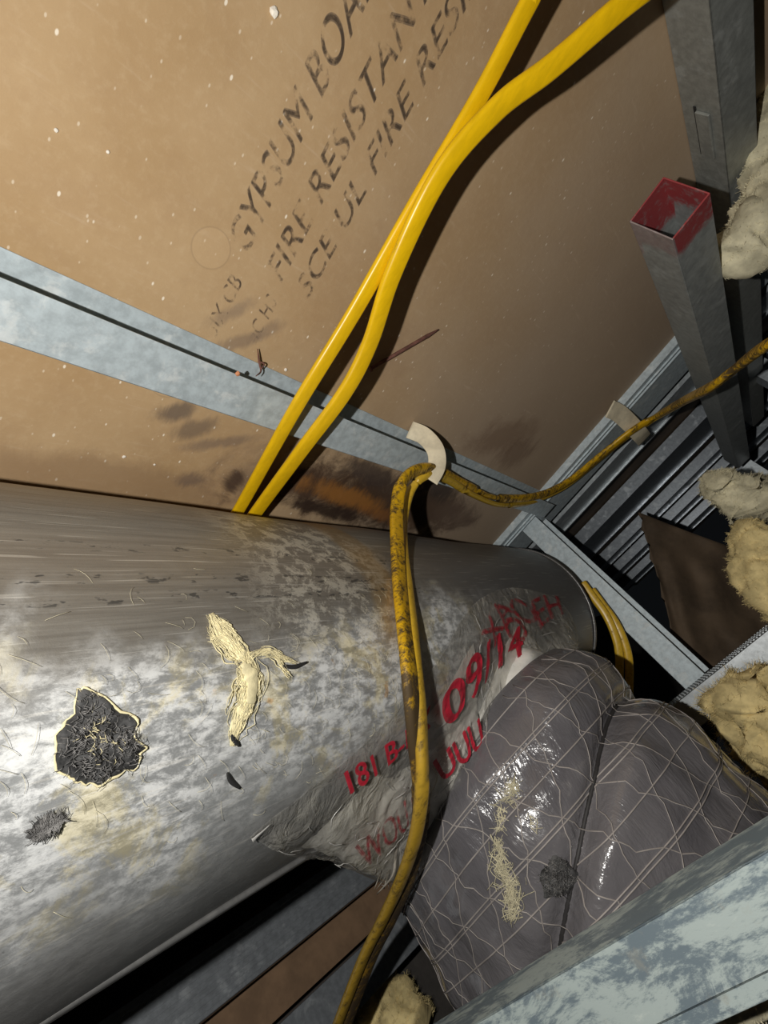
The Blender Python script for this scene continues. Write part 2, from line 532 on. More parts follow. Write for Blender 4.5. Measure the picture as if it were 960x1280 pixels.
# ------------------------------------------------------------------ the setting
wall = plate('wall_back', (-.35, .30, -.50), (1.19, 0, 0), (0, 0, .92), (0, .0127, 0), M_BOARD)
tag(wall, 'tan gypsum board wall sheet with faded stamped lettering and dark water stains', None, None, 'structure')
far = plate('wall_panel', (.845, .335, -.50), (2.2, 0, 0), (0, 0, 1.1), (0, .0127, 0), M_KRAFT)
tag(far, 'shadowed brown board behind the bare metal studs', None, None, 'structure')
floor = plate('floor', (-.35, -.40, -.74), (3.4, 0, 0), (0, .735, 0), (0, 0, -.02), M_DULLF)
tag(floor, 'floor of the wall cavity, coloured near black for the unlit void', None, None, 'structure')
tag(plate('gypsum_strip', (-.35, -.027, -.650), (1.6, 0, 0), (0, .095, 0), (0, 0, -.0127), M_SHADEB), 'brown gypsum board strip lying under the ribbed track below the duct', 'board')

def text_mesh(s, size, shear=0.0, spacing=1.0, bold=0.0):
    cu = bpy.data.curves.new('t', 'FONT')
    cu.body = s; cu.size = size; cu.shear = shear; cu.space_character = spacing
    ob = bpy.data.objects.new('t', cu); link(ob)
    dg = bpy.context.evaluated_depsgraph_get()
    me = bpy.data.meshes.new_from_object(ob.evaluated_get(dg))
    bpy.data.objects.remove(ob); bpy.data.curves.remove(cu)
    if bold:                                            # heavier strokes: the same letters laid twice, a little apart
        bm = bmesh.new(); bm.from_mesh(me)
        d = bmesh.ops.duplicate(bm, geom=bm.faces[:])
        for v in d['geom']:
            if isinstance(v, bmesh.types.BMVert): v.co.x += bold; v.co.y += bold * .4
        bm.to_mesh(me); bm.free()
    return me

def stamp(s, x, z, z1, h, mat, shear=.35, y=.2997, slope=0.0):
    """one line of lettering reading up the board from z to z1"""
    me = text_mesh(s, 1.0, shear, 1.05, .03)
    xs = [v.co.x for v in me.vertices]; ys = [v.co.y for v in me.vertices]
    L = max(xs); k = (z1 - z) / L; kh = h / max(ys)
    for v in me.vertices:
        a, b = v.co.x, v.co.y
        v.co = Vector((x - b * kh + slope * a * k, y, z + a * k)) - Vector((x, y, z))
    me.materials.append(mat)
    o = bpy.data.objects.new('stamped_lettering', me)
    me.name = 'stamped_lettering'
    link(o); o.parent = wall
    o.location = Vector((x, y, z)) - Vector(wall.location)
    o['label'] = 'faded grey stamped line reading ' + s
    return o

stamp('GYPSUM BOARD', .163, -.036, .132, .0165, M_INK)
stamp('FIRE RESISTANT', .192, -.040, .138, .0155, M_INK)
stamp('SCE UL FIRE RESIST', .216, -.040, .175, .0145, M_INK)
for (s, x, z, z1, h) in (('5IX CB', .168, -.090, -.048, .010), ('IIC HS', .196, -.083, -.048, .010)):
    o = stamp(s, x, z, z1, h, M_SMUDGE); o['label'] = 'smudged unreadable grey stamp marks'

# ------------------------------------------------------------------ metal framing
SL = -.045
stud('furring_track', 'pale zinc steel track fixed level across the gypsum board above the duct', 'track',
     (-.30, .2996, -.1205 + .0153), (1.125, 0, 1.125 * SL), (0, -.030, 0), (0, 0, .0335), M_FURR, .0010, 0, None, (0, 0, .0292))

def ribbed(root, o, L, W, N, k, mat, wid=.0012, hgt=.0008, name='rib'):
    o, L, W, N = map(Vector, (o, L, W, N))
    for i in range(k):
        c = o + W * ((i + .5) / k)
        plate(name, c - W.normalized() * wid / 2, L, W.normalized() * wid, N.normalized() * hgt, mat, root)

# vertical studs beyond the edge of the board
st = stud('wall_stud', 'wide grey steel stud along the right edge of the gypsum board', 'stud',
          (.805, .288, -.48), (0, 0, 1.0), (.122, 0, 0), (0, .038, 0), M_FURR)
ribbed(st, (.812, .288, -.48), (0, 0, 1.0), (.028, 0, 0), (0, -1, 0), 2, M_FURR, .004, .0025)
VS = [(1.0, .085, 'first bare steel stud beyond the board edge, bright bluish face'),
      (1.305, .17, 'second bare steel stud beyond the board edge, widest of the row'),
      (1.70, .08, 'third bare steel stud beyond the board edge'),
      (2.02, .11, 'fourth bare steel stud beyond the board edge, nearly in the dark'),
      (2.45, .16, 'last bare steel stud in the dark end of the row')]
for x, wd, lab in VS:
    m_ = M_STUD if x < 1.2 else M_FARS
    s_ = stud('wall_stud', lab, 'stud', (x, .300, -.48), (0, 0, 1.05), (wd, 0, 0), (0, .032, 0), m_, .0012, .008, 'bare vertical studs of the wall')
    ribbed(s_, (x + wd - .012, .300, -.48), (0, 0, 1.05), (.01, 0, 0), (0, -1, 0), 1, m_, .006, .004)

# track at the head of the board
tt = stud('head_track', 'dull steel track running level above the gypsum board at the top right', 'track',
          (.10, .262, .2555), (1.5, 0, 0), (0, 0, .034), (0, .0375, 0), M_DULL, .0012, 0)
v = [(0.4591, 0.285, 0.2521), (0.4657, 0.285, 0.2573), (0.5246, 0.285, 0.2665), (0.4961, 0.285, 0.2493)]
tabp = plate('punched_tab', (.452, .272, .2553), (.055, 0, 0), (0, .013, 0), (0, 0, -.0022), M_DULL, tt, .0005)
plate('slot', (.448, .285, .25545), (.06, 0, 0), (0, .0022, 0), (0, 0, -.0008), M_BLACK, tt)

# stud with the red end, pointing back toward the viewer
stud('red_tipped_stud', 'dull steel stud with a red sprayed cut end, beside the top right batt', 'stud',
     (.40, .24, .144), (1.1, 0, -.004), (0, 0, .036), (0, -.04, 0), M_RED, .0012, 0)
plate('web', (.4005, .2012, .1452), (1.1, 0, -.004), (0, 0, .0336), (0, -.0012, 0), M_RED, bpy.data.objects['red_tipped_stud'])

# brace across the cavity and the knurled stud it lands on
stud('cross_brace', 'grey steel channel bridging the cavity from board edge to knurled stud', 'brace',
     (.83, .284, -.1995), (0, -.338, -.002), (.052, 0, 0), (0, 0, .035), M_FURR, .0012, 0)
kn = stud('knurled_stud', 'shiny steel stud with a knurled face at the right, where the brace ends', 'stud',
          (.74, -.052, -.235), (.035, 0, .62), (.075, 0, 0), (0, -.035, 0), M_BRITE, .0012, .007)
for r_ in range(4):
    gs = []
    for i in range(80):
        z = -.225 + i * .0045
        x = .748 + r_ * .017 + (z + .235) * .035 / .62
        gs.append(plate_geo((x, -.052, z), (.010, 0, 0), (0, 0, .0022), (0, .0012, 0)))
    vv, ff = join(gs)
    o = mk('knurl_row', vv, ff, M_BRITE, kn, smooth=False); o['kind'] = 'stuff'

# near stud at the lower right
k_ = .80
fs_ = stud('foreground_stud', 'blotched zinc steel stud crossing close in front at the lower right', 'stud',
           (.205, -.0597, -.62), (0, 0, .95), (0, -.0245, 0), (.027, 0, 0), M_FORE, .0011, .005)
plate('folded_edge', (.2065, -.0842, -.62), (0, 0, .95), (0, -.006, 0), (.0012, 0, 0), M_FORE, fs_, .0004)

# studs lying below the duct
ls = stud('ribbed_track', 'long grey ribbed steel track lying under the duct', 'track',
          (.0, .0585, -.5853), (1.2, 0, -.008), (0, -.0455, 0), (0, 0, -.055), M_RIB, .0012, 0)
ribbed(ls, (.0, .0555, -.5853), (1.2, 0, -.008), (0, -.040, 0), (0, 0, 1), 8, M_RIB, .0020, .0018)
stud('lower_track', 'dark steel track lying beyond the brown board edge, under the flexible duct', 'track',
     (.0, -.030, -.620), (1.1, 0, 0), (0, -.042, 0), (0, 0, -.04), M_RIB, .0012, 0)

# braces seen in the dark at the far right
stud('cross_brace', 'steel channel bridging the dark cavity behind the red tipped stud', 'brace',
     (1.2, 0.3202, 0.2728), (0, -.5, 0), (.05, 0, 0), (0, 0, .035), M_STUD, .0012, 0)
stud('cross_brace', 'dim steel channel above the upper yellow wool scrap at the far right', 'brace',
     (1.5, 0.1958, 0.1331), (0, -.6, 0), (.05, 0, 0), (0, 0, .04), M_STUD, .0012, 0)

# ------------------------------------------------------------------ the round metal duct
duct = empty('metal_duct', (.25, .159, -.40), 'large round weathered metal duct with chalky white corrosion below the gypsum board', 'duct')
def tube_wall(x0, x1, nx, na, off, thick):
    vs, fs = [], []
    for layer in (0, -thick):
        for i in range(nx + 1):
            x = x0 + (x1 - x0) * i / nx
            for j in range(na):
                a = 2 * math.pi * j / na
                p0 = duct_pt(x, a)
                d = noise.noise(Vector((x * 7, math.cos(a) * 1.3, math.sin(a) * 1.3))) * .0022
                # the near side is dented below the wrapped take-off
                vs.append(duct_pt(x, a, off + layer + d))
    n1 = (nx + 1) * na
    for l in (0, 1):
        for i in range(nx):
            for j in range(na):
                q = (l * n1 + i * na + j, l * n1 + i * na + (j + 1) % na, l * n1 + (i + 1) * na + (j + 1) % na, l * n1 + (i + 1) * na + j)
                fs.append(q if l == 0 else q[::-1])
    for i in (0, nx):
        for j in range(na):
            fs.append((i * na + j, i * na + (j + 1) % na, n1 + i * na + (j + 1) % na, n1 + i * na + j))
    return vs, fs
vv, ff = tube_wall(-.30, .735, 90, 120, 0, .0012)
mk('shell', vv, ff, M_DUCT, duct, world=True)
# lock seam along the lower side
pa = [duct_pt(x / 60 * 1.0 - .28, -.075 + .01 * math.sin(x * .3), .0006) for x in range(61)]
vv, ff = sweep_geo(pa, oval(.010, .0035, 10), lambda i, p: duct_n(p))
mk('lock_seam', vv, ff, M_DUCT, duct, world=True)
pa = [duct_pt(.735, 2 * math.pi * i / 72, .001) for i in range(73)]
vv, ff = sweep_geo(pa, oval(.006, .003, 8), lambda i, p: duct_n(p))
mk('end_bead', vv, ff, M_DUCT, duct, world=True)

# ------------------------------------------------------------------ cables
def cable(name, label, pts, wd, th, mat, nrm, group=None, n=12, cat='cable'):
    path = spline(pts, n)
    vs, fs = sweep_geo(path, oval(wd, th, 16), nrm)
    c = path[len(path) // 2]
    o = mk(name, vs, fs, mat, None, c)
    return tag(o, label, cat, group)
toward_room = lambda i, p: (-.25, -1, 0)
cable('yellow_cable', 'clean yellow flat cable rising straight up the board, left of the pair',
      [(.231, .25, .42), (.231, .25, .30)] + [(0.2108, 0.25, 0.1619), (0.2104, 0.25, 0.1461), (0.2137, 0.25, 0.1034), (0.2133, 0.25, 0.0442), (0.2145, 0.25, -0.0276), (0.213, 0.25, -0.0986), (0.2341, 0.272, -0.2061), (0.2447, 0.284, -0.2778), (0.2483, 0.289, -0.3596)],
      .0102, .0048, M_CAB, toward_room)
cable('yellow_cable', 'clean yellow flat cable with a bend, right of the pair on the board',
      [(0.2288, 0.16, 0.2197), (0.247, 0.19, 0.2183), (0.2542, 0.215, 0.2052), (0.2403, 0.222, 0.1721), (0.2275, 0.23, 0.1316), (0.2156, 0.236, 0.1008), (0.2093, 0.24, 0.0608), (0.219, 0.243, 0.0077), (0.2353, 0.245, -0.0367), (0.2394, 0.245, -0.075), (0.2402, 0.252, -0.1296), (0.252, 0.272, -0.2067), (0.2594, 0.284, -0.2674), (0.2661, 0.289, -0.3499)],
      .0118, .0052, M_CAB, toward_room)

def drape_n(i, p):
    if p.z < -.13 and p.y < .26 and p.z > -.26: return duct_n(p) if p.y > .03 else (-.5, -1, .2)
    return (-.3, -1, .2)
PA = [(0.4263, 0.06, 0.1962), (0.4286, 0.08, 0.1667), (0.461, 0.1, 0.1502), (0.4906, 0.118, 0.1356), (0.5573, 0.14, 0.129), (0.5948, 0.155, 0.1082), (0.716, 0.2, 0.0999), (0.8412, 0.25, 0.0777), (0.8378, 0.262, 0.0374), (0.8295, 0.27, -0.0192), (0.7954, 0.27, -0.0795), (0.7145, 0.265, -0.1179), (0.5916, 0.26, -0.1343), (0.4891, 0.256, -0.1259), (0.41, 0.25, -0.1152), (0.371, 0.244, -0.1181), (0.347, 0.232, -0.1292), (0.3308, 0.208, -0.1439)] + [(0.3032, 0.17, -0.1517), (0.2834, 0.1415, -0.1573), (0.2614, 0.1097, -0.1614), (0.2441, 0.0816, -0.1667), (0.2426, 0.063, -0.1799), (0.2495, 0.0468, -0.1992), (0.2633, 0.0325, -0.2231), (0.2797, 0.0151, -0.2568), (0.3011, -0.0048, -0.314), (0.3168, -0.0183, -0.3686), (0.3308, -0.0323, -0.4279), (0.3505, -0.0648, -0.5288)]
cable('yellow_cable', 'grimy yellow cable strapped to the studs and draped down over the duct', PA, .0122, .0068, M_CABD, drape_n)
PB = [(0.4984, 0.069, 0.228), (0.4831, 0.089, 0.1866), (0.5086, 0.109, 0.1641), (0.534, 0.127, 0.1459), (0.5997, 0.149, 0.1369), (0.6363, 0.164, 0.1137), (0.7562, 0.209, 0.103), (0.8805, 0.259, 0.0783), (0.8754, 0.271, 0.036), (0.8658, 0.279, -0.0231), (0.8374, 0.279, -0.0795), (0.796, 0.277, -0.1109), (0.72, 0.27, -0.1344), (0.6083, 0.256, -0.1415), (0.513, 0.252, -0.1337), (0.4418, 0.25, -0.1222), (0.3952, 0.245, -0.1203), (0.3783, 0.24, -0.1374), (0.3543, 0.212, -0.1546)] + [(0.3127, 0.169, -0.1548), (0.293, 0.139, -0.1594), (0.2686, 0.1061, -0.1622), (0.2516, 0.0787, -0.1687), (0.2492, 0.0597, -0.1815), (0.249, 0.0444, -0.1953), (0.249, 0.033, -0.2062), (0.2544, 0.0214, -0.2249), (0.2669, 0.0098, -0.2559), (0.2853, -0.0022, -0.3027), (0.3026, -0.0142, -0.3574), (0.3166, -0.0272, -0.4152), (0.3365, -0.0573, -0.5149)]
cable('yellow_cable', 'cleaner yellow cable hanging beside the grimy cable over the duct', PB, .0092, .0066, M_CABM, drape_n)
for dx, lab in ((0, 'yellow cable looping behind the cross brace, inner of the two'), (13, 'yellow cable looping behind the cross brace, outer of the two')):
    pts = [(0.79, 0.1427, -0.1828), (0.79, 0.1155, -0.1879), (0.79, 0.0867, -0.1938), (0.79, 0.0594, -0.2055), (0.79, 0.0347, -0.223), (0.79, 0.002, -0.2591)]
    pts = [Vector(p) + Vector((dx * .0006, -dx * .0012, 0)) for p in pts]
    cable('yellow_cable', lab, pts, .012, .008, M_CABM, lambda i, p: (-1, -.3, .2))

# straps holding the grimy cable
def strap(label, pts, wd, nrm):
    path = spline(pts, 8)
    vs, fs = sweep_geo(path, oval(wd, .0016, 10), nrm)
    return tag(mk('cable_strap', vs, fs, M_STRAP, None, path[len(path) // 2]), label, 'strap', 'beige cable straps')
strap('beige strap on the furring track holding the draped cable',
      [(0.397, 0.2975, -0.1006), (0.4027, 0.282, -0.0964), (0.4042, 0.262, -0.0988), (0.4024, 0.248, -0.109), (0.3949, 0.24, -0.1225)], .0185, lambda i, p: (-.45, -.45, .2))
strap('beige strap on the wide wall stud at the board edge',
      [(0.7657, 0.287, 0.0442), (0.7947, 0.281, 0.0479), (0.8354, 0.27, 0.047), (0.8786, 0.26, 0.0446), (0.9289, 0.262, 0.0441)], .027, lambda i, p: (-.7, -.3, .0))

# ------------------------------------------------------------------ flexible duct
def flex_center(s):
    """s runs 0..1 from the duct out through the stud wall"""
    y = .032 - .36 * s
    return Vector((.465 + .10 * s * s, y, -.300 + .0 * s))
def fold_s(a): return .40 - .23 * math.sin(a) if math.sin(a) > -.3 else .47
def flex_r(s, a):
    k = 1.0
    if s < .10: k = .80 + .20 * math.sin(s / .10 * math.pi / 2)
    f_ = fold_s(a)
    k -= .075 * math.exp(-((s - f_) / .018) ** 2)      # fold
    k += .09 / (1 + math.exp(-(s - f_ - .02) / .012))
    k += .025 * math.exp(-((s - f_ + .09) / .06) ** 2)
    return .143 * k, .150 * k
def flex_pt(s, a, off=0.0):
    c = flex_center(s); rx, rz = flex_r(s, a)
    tilt = .030 * math.sin(a) * max(0, 1 - s * 1.6)      # the mouth of the jacket leans
    wob = noise.noise(Vector((math.cos(a) * 1.6, s * 5, math.sin(a) * 1.6))) * .009 + noise.noise(Vector((math.cos(a) * 5, s * 12, math.sin(a) * 5))) * .0040 + noise.noise(Vector((math.cos(a) * 14, s * 26, math.sin(a) * 14))) * .0010
    return c + Vector((-math.cos(a) * (rx + off + wob), tilt, math.sin(a) * (rz + off + wob)))
fx = empty('flexible_duct', (.46, -.05, -.45), 'fat grey plastic jacketed flexible duct with diamond scrim threads, branching off the metal duct', 'duct')
NS, NA = 230, 160
vs, fs = [], []
for i in range(NS + 1):
    for j in range(NA): vs.append(flex_pt(i / NS, 2 * math.pi * j / NA))
for i in range(NS):
    for j in range(NA):
        fs.append((i * NA + j, i * NA + (j + 1) % NA, (i + 1) * NA + (j + 1) % NA, (i + 1) * NA + j))
mk('jacket', vs, fs, M_JACK, fx)
# scrim threads just under the skin of the jacket, standing slightly proud
gs = []
tri = [(math.cos(q) , math.sin(q)) for q in (0.5, 2.6, 4.7)]
def thread(path, wd=.0007):
    return sweep_geo(path, [(x * wd, y * wd) for x, y in tri], lambda i, p: (p - flex_center(min(max((.032 - p.y) / .36, 0), 1))))
for k in range(12):                                     # rings, some in pairs
    s0 = .035 + k * .062
    for d in ((0, .007) if k % 2 else (0,)):
        pth = [flex_pt(min(max(s0 + d + .004 * noise.noise(Vector((k, a * .05, 1))), 0), 1), -1.9 + a * 3.9 / 90, .0006) for a in range(91)]
        gs.append(thread(pth, .0006))
for k in range(15):                                     # slanting threads both ways
    for sg in (1, -1):
        pth = []
        for q in range(61):
            s = .01 + q / 60 * .72
            a = -1.7 + k * .245 + sg * (s - .3) * 1.5 + .09 * noise.noise(Vector((k * 3.1, s * 9, sg))) + .035 * noise.noise(Vector((k * 5.3, s * 42, sg)))
            pth.append(flex_pt(s, a, .0006))
        gs.append(thread(pth, .0005))
vv, ff = join(gs)
o = mk('scrim_threads', vv, ff, M_SCRIM, fx); o['kind'] = 'stuff'
pth = [flex_pt(fold_s(-.25 + a * 1.75 / 60), -.25 + a * 1.75 / 60, .0004) for a in range(61)]
vv, ff = sweep_geo(pth, oval(.0030, .0034, 8), lambda i, p: (-1, 0, .3))
mk('fold_seam', vv, ff, M_SEAM, fx)
# foil take-off collar between the metal duct and the jacket
vs, fs = [], []
for i in range(13):
    for j in range(72):
        a = 2 * math.pi * j / 72
        t = i / 12
        dz = .108 * math.sin(a)
        y0 = .159 - math.sqrt(max(DR * DR - (dz - .003) ** 2, .0004)) - .0015
        c = Vector((.455, y0 + (-.012 - y0) * t, -.283))
        r = .096 + .004 * math.sin(t * 20) + .003 * noise.noise(Vector((math.cos(a) * 4, t * 3, math.sin(a) * 4)))
        vs.append(c + Vector((-math.cos(a) * r, .03 * math.sin(a) * t, math.sin(a) * r)))
for i in range(12):
    for j in range(72): fs.append((i * 72 + j, i * 72 + (j + 1) % 72, (i + 1) * 72 + (j + 1) % 72, (i + 1) * 72 + j))
mk('foil_collar', vs, fs, M_FOIL, fx)

# clear film sleeve taped from the duct over the mouth of the jacket
EA = [Vector(p) for p in [(0.6437, 0.0766, -0.201), (0.6068, 0.1122, -0.1771), (0.501, 0.1314, -0.1672), (0.4193, 0.1269, -0.1655), (0.354, 0.1111, -0.1687), (0.2961, 0.0847, -0.1821), (0.2382, 0.0664, -0.1974), (0.1976, 0.0573, -0.2081), (0.154, 0.051, -0.2172), (0.1425, 0.049, -0.2208)]]
EB = [(0.4852, 0.0425, -0.1682), (0.4674, 0.0402, -0.1822), (0.4293, 0.0348, -0.2027), (0.3975, 0.031, -0.2213), (0.366, 0.0256, -0.2416), (0.3469, 0.0189, -0.2644), (0.3331, 0.0108, -0.292), (0.3301, 0.0024, -0.3243), (0.3365, -0.0057, -0.3637), (0.3422, 0.022, -0.3952)]
EB = [Vector(p) for p in EB]
def lerp_curve(P, u):
    x = u * (len(P) - 1); i = min(int(x), len(P) - 2); t = x - i
    a = P[max(i - 1, 0)]; b = P[i]; c = P[i + 1]; d = P[min(i + 2, len(P) - 1)]
    return .5 * ((2 * b) + (c - a) * t + (2 * a - 5 * b + 4 * c - d) * t * t + (3 * b - a - 3 * c + d) * t ** 3)
def film_pt(u, v, off=0.0, wr=1.0):
    a, b = lerp_curve(EA, u), lerp_curve(EB, u)
    p = a.lerp(b, v)
    # keep clear of the duct, then crumple
    c = duct_axis(p.x); d = Vector((0, p.y - c.y, p.z - c.z))
    if d.length < DR + .002: p = c + d.normalized() * (DR + .002)
    nn = Vector((-.55, -.6, .5)).normalized()
    if off:
        g = lambda q, w_: lerp_curve(EA, min(max(q, 0), 1)).lerp(lerp_curve(EB, min(max(q, 0), 1)), w_)
        n2 = (g(u + .02, v) - g(u - .02, v)).cross(g(u, min(v + .05, 1)) - g(u, max(v - .05, 0))).normalized()
        if n2.dot(p - Vector((.46, .16, -.33))) < 0: n2 = -n2      # away from the duct and the collar
        p = p + n2 * off
        off = 0
    e = math.sin(math.pi * v) * .45 + .25
    wv = abs(noise.noise(Vector((u * 7, v * 4, 17.3)))) * .007 + abs(noise.noise(Vector((u * 24 + v * 6, v * 8, 8)))) * .004 + abs(noise.noise(Vector((u * 60 - v * 9, v * 16, 2)))) * .0018
    return p + nn * (off + wr * e * wv)
NU, NV = 220, 90
vs = [film_pt(i / NU, j / NV) for i in range(NU + 1) for j in range(NV + 1)]
fs = [(i * (NV + 1) + j, i * (NV + 1) + j + 1, (i + 1) * (NV + 1) + j + 1, (i + 1) * (NV + 1) + j) for i in range(NU) for j in range(NV)]
film = mk('film_sleeve', vs, fs, M_FILM, fx)
def under_film(u, v):
    p = film_pt(u, v, -.0015 - .005 * abs(noise.noise(Vector((u * 20, v * 11, 4)))), .6)
    c = duct_axis(p.x); d = Vector((0, p.y - c.y, p.z - c.z))
    return p if d.length > DR + .0012 else c + d.normalized() * (DR + .0012)
fi_v = [under_film(.44 + .5 * i / 70, .22 + .76 * j / 40) for i in range(71) for j in range(41)]
fi_f = [(i * 41 + j, i * 41 + j + 1, (i + 1) * 41 + j + 1, (i + 1) * 41 + j) for i in range(70) for j in range(40)]
mk('inner_foil', fi_v, fi_f, M_FOIL, fx)
film['label'] = 'crumpled clear plastic film with red print round the take-off'

def film_text(s, uv0, uv1, hv, bold=.045, shear=0):
    """letters laid in the film from uv0 to uv1; hv: letter height as (du, dv)"""
    me = text_mesh(s, 1.0, shear, 1.0, bold)
    bm = bmesh.new(); bm.from_mesh(me)
    bmesh.ops.triangulate(bm, faces=bm.faces[:])
    for _ in range(4):
        ed = [e for e in bm.edges if e.calc_length() > .05]
        if ed:
            bmesh.ops.subdivide_edges(bm, edges=ed, cuts=1)
            bmesh.ops.triangulate(bm, faces=[f for f in bm.faces if len(f.verts) > 3])
    xs = [v.co.x for v in bm.verts]; ys = [v.co.y for v in bm.verts]
    L, H = max(xs), max(ys)
    o0 = parent_world(film)
    for v in bm.verts:
        a, b = v.co.x / L, v.co.y / H
        u = uv0[0] + (uv1[0] - uv0[0]) * a + hv[0] * b
        w_ = uv0[1] + (uv1[1] - uv0[1]) * a + hv[1] * b
        v.co = film_pt(min(max(u, 0), 1), min(max(w_, 0), 1), .0040) - o0
    bm.to_mesh(me); bm.free()
    me.materials.append(M_REDINK if s in ('181 B-FX', '09/14', 'UUU') else M_REDPALE); me.name = 'red_lettering'
    o = bpy.data.objects.new('red_lettering', me); link(o); o.parent = film
    o['label'] = 'red printed lettering on the film'
    return o
TEXTS = [('181 B-FX', (0.8063, 0.1125), (0.6125, 0.2375), (-0.0125, -0.1125)), ('09/14', (0.5875, 0.3875), (0.2562, 0.6125), (0.0, -0.25)), ('OO', (0.2625, 0.55), (0.1812, 0.3), (0.0875, -0.225)), ('UUU', (0.6188, 0.7125), (0.45, 0.9), (0.0125, -0.225)), ('WOU.0', (0.875, 0.55), (0.7, 0.6875), (-0.025, -0.175)), ('J', (0.3375, 0.9125), (0.2938, 0.925), (0.0312, -0.1875)), ('XA', (0.3875, 0.3625), (0.275, 0.225), (0.0438, -0.175)), ('EH', (0.2, 0.4625), (0.1125, 0.25), (0.0187, -0.2875))]
for a in TEXTS: film_text(*a)

# creases, as glossy tubes added to catch glints, and torn shreds of the film
gs = []
rnd = random.Random(12)
for _ in range(110):
    u, v = rnd.uniform(.08, .95), rnd.uniform(.15, .95); d = rnd.uniform(0, 6.28); k = rnd.uniform(.01, .05); q = []
    for i in range(6):
        q.append(film_pt(min(max(u, .01), .99), min(max(v, .02), .98), .0012))
        u += math.cos(d) * k / 5; v += math.sin(d) * k / 5 * 2.5; d += rnd.gauss(0, .25)
    gs.append(sweep_geo(q, oval(rnd.uniform(.0003, .0009), .0005, 6), lambda i, p: (-.55, -.6, .5), lambda t: .2 + .8 * math.sin(math.pi * t)))
vv, ff = join(gs)
o = mk('film_creases', vv, ff, M_CREASE, film); o['kind'] = 'stuff'
q = [film_pt(u_, v_, .002) for u_, v_ in ((1.0, .0), (.985, .0), (.97, .0), (.95, .0), (.93, .0), (.9, .0))]
vv, ff = sweep_geo(spline(q, 5), oval(.0022, .001, 8), lambda i, p: duct_n(p), lambda t: 1.1 - .8 * t)
mk('film_edge_roll', vv, ff, M_CREASE, film)
gs = []
for pts in ([(0.2857, 0.0547, -0.2347), (0.2859, 0.0383, -0.2575), (0.2928, 0.0225, -0.2928), (0.3009, 0.0065, -0.3261), (0.3051, -0.0019, -0.3567)], [(0.2869, 0.05, -0.2526), (0.2917, 0.031, -0.2749), (0.2976, 0.0173, -0.3095), (0.3031, 0.0047, -0.3434)], [(0.2946, 0.0402, -0.236), (0.2913, 0.0244, -0.252), (0.2939, 0.0102, -0.2805), (0.3038, -0.0017, -0.3176)], [(0.2923, 0.0363, -0.2742), (0.2981, 0.0226, -0.309), (0.3019, 0.0112, -0.3311)]):
    for k in range(3):
        pp = [Vector(p) + Vector((rnd.gauss(0, .003), rnd.gauss(0, .003), rnd.gauss(0, .003))) for p in spline(pts, 5)[::3]]
        gs.append(sweep_geo(spline(pp, 4), oval(rnd.uniform(.0006, .0028), .0004, 6), lambda i, p: (-.6, -.5, .3 + .6 * math.sin(i * .4)), lambda t: .3 + .7 * math.sin(math.pi * t)))
vv, ff = join(gs)
o = mk('film_shreds', vv, ff, M_SHRED, film); o['kind'] = 'stuff'

# ------------------------------------------------------------------ glass wool
def wool(name, label, spine, radii, mat, seed, cat='insulation', group='loose glass wool scraps', rough=.35, nf=6000, flat=(1, 1, 1)):
    """torn lump of glass wool built round a spine of points"""
    P = spline(spine, 8)
    n = len(P); m = 40
    root = empty(name, P[n // 2], label, cat, group)
    vs, fs = [], []
    for i, p in enumerate(P):
        t = i / (n - 1)
        x = t * (len(radii) - 1); k = min(int(x), len(radii) - 2); r = radii[k] + (radii[k + 1] - radii[k]) * (x - k)
        r *= min(1, (min(t, 1 - t) * 9 + .08) ** .5)
        a = P[max(i - 1, 0)]; b = P[min(i + 1, n - 1)]
        tg = (b - a).normalized(); s_ = tg.cross(Vector((.3, -1, .2))).normalized(); u_ = s_.cross(tg)
        for j in range(m):
            q = 2 * math.pi * j / m
            d = s_ * math.cos(q) * flat[0] + u_ * math.sin(q) * flat[1]
            pp = p + d * r
            h = noise.fractal(Vector(pp) * 22 + Vector((seed, 0, 0)), .8, 2.1, 6) * 1.3 + noise.noise(Vector(pp) * 90 + Vector((0, seed, 0))) * .5
            vs.append(pp + d * r * rough * h + tg * r * .5 * noise.noise(Vector(pp) * 45 + Vector((9, seed, 2))))
    for i in range(n - 1):
        for j in range(m): fs.append((i * m + j, i * m + (j + 1) % m, (i + 1) * m + (j + 1) % m, (i + 1) * m + j))
    fs.append(tuple(range(m))); fs.append(tuple(range((n - 1) * m, n * m)))
    mk('wool_core', vs, fs, mat, root)
    rnd = random.Random(seed)
    V, F = [], []
    rm = sum(radii) / len(radii)
    for _ in range(nf):
        i = rnd.randrange(1, n - 1); j = rnd.randrange(m)
        b = vs[i * m + j]; o_ = (b - P[i]).normalized()
        d = (o_ * rnd.uniform(.3, 1) + Vector((rnd.gauss(0, .6), rnd.gauss(0, .6), rnd.gauss(0, .6)))).normalized()
        ln = rm * rnd.uniform(.08, .3); sd = d.cross(Vector((rnd.gauss(0, 1), rnd.gauss(0, 1), rnd.gauss(0, 1)))).normalized() * .00018
        k = len(V); mid = b + d * ln * .5 + Vector((rnd.gauss(0, 1), rnd.gauss(0, 1), rnd.gauss(0, 1))) * ln * .15
        b = b - o_ * .002
        V += [b - sd, b + sd, mid + sd, mid - sd, b + d * ln]
        F += [(k, k + 1, k + 2, k + 3), (k + 3, k + 2, k + 4)]
    f = mk('loose_fibres', V, F, mat, root, smooth=False); f['kind'] = 'stuff'
    return root
wool('insulation_scrap', 'tall torn strip of pale yellow glass wool hanging at the top right', [(0.5688, 0.324, 0.3862), (0.5563, 0.2775, 0.3207), (0.546, 0.2351, 0.2657), (0.5307, 0.2072, 0.2206), (0.5286, 0.1857, 0.1855)], [.012, .014, .018, .027, .024], M_BATTP, 3, rough=.45)
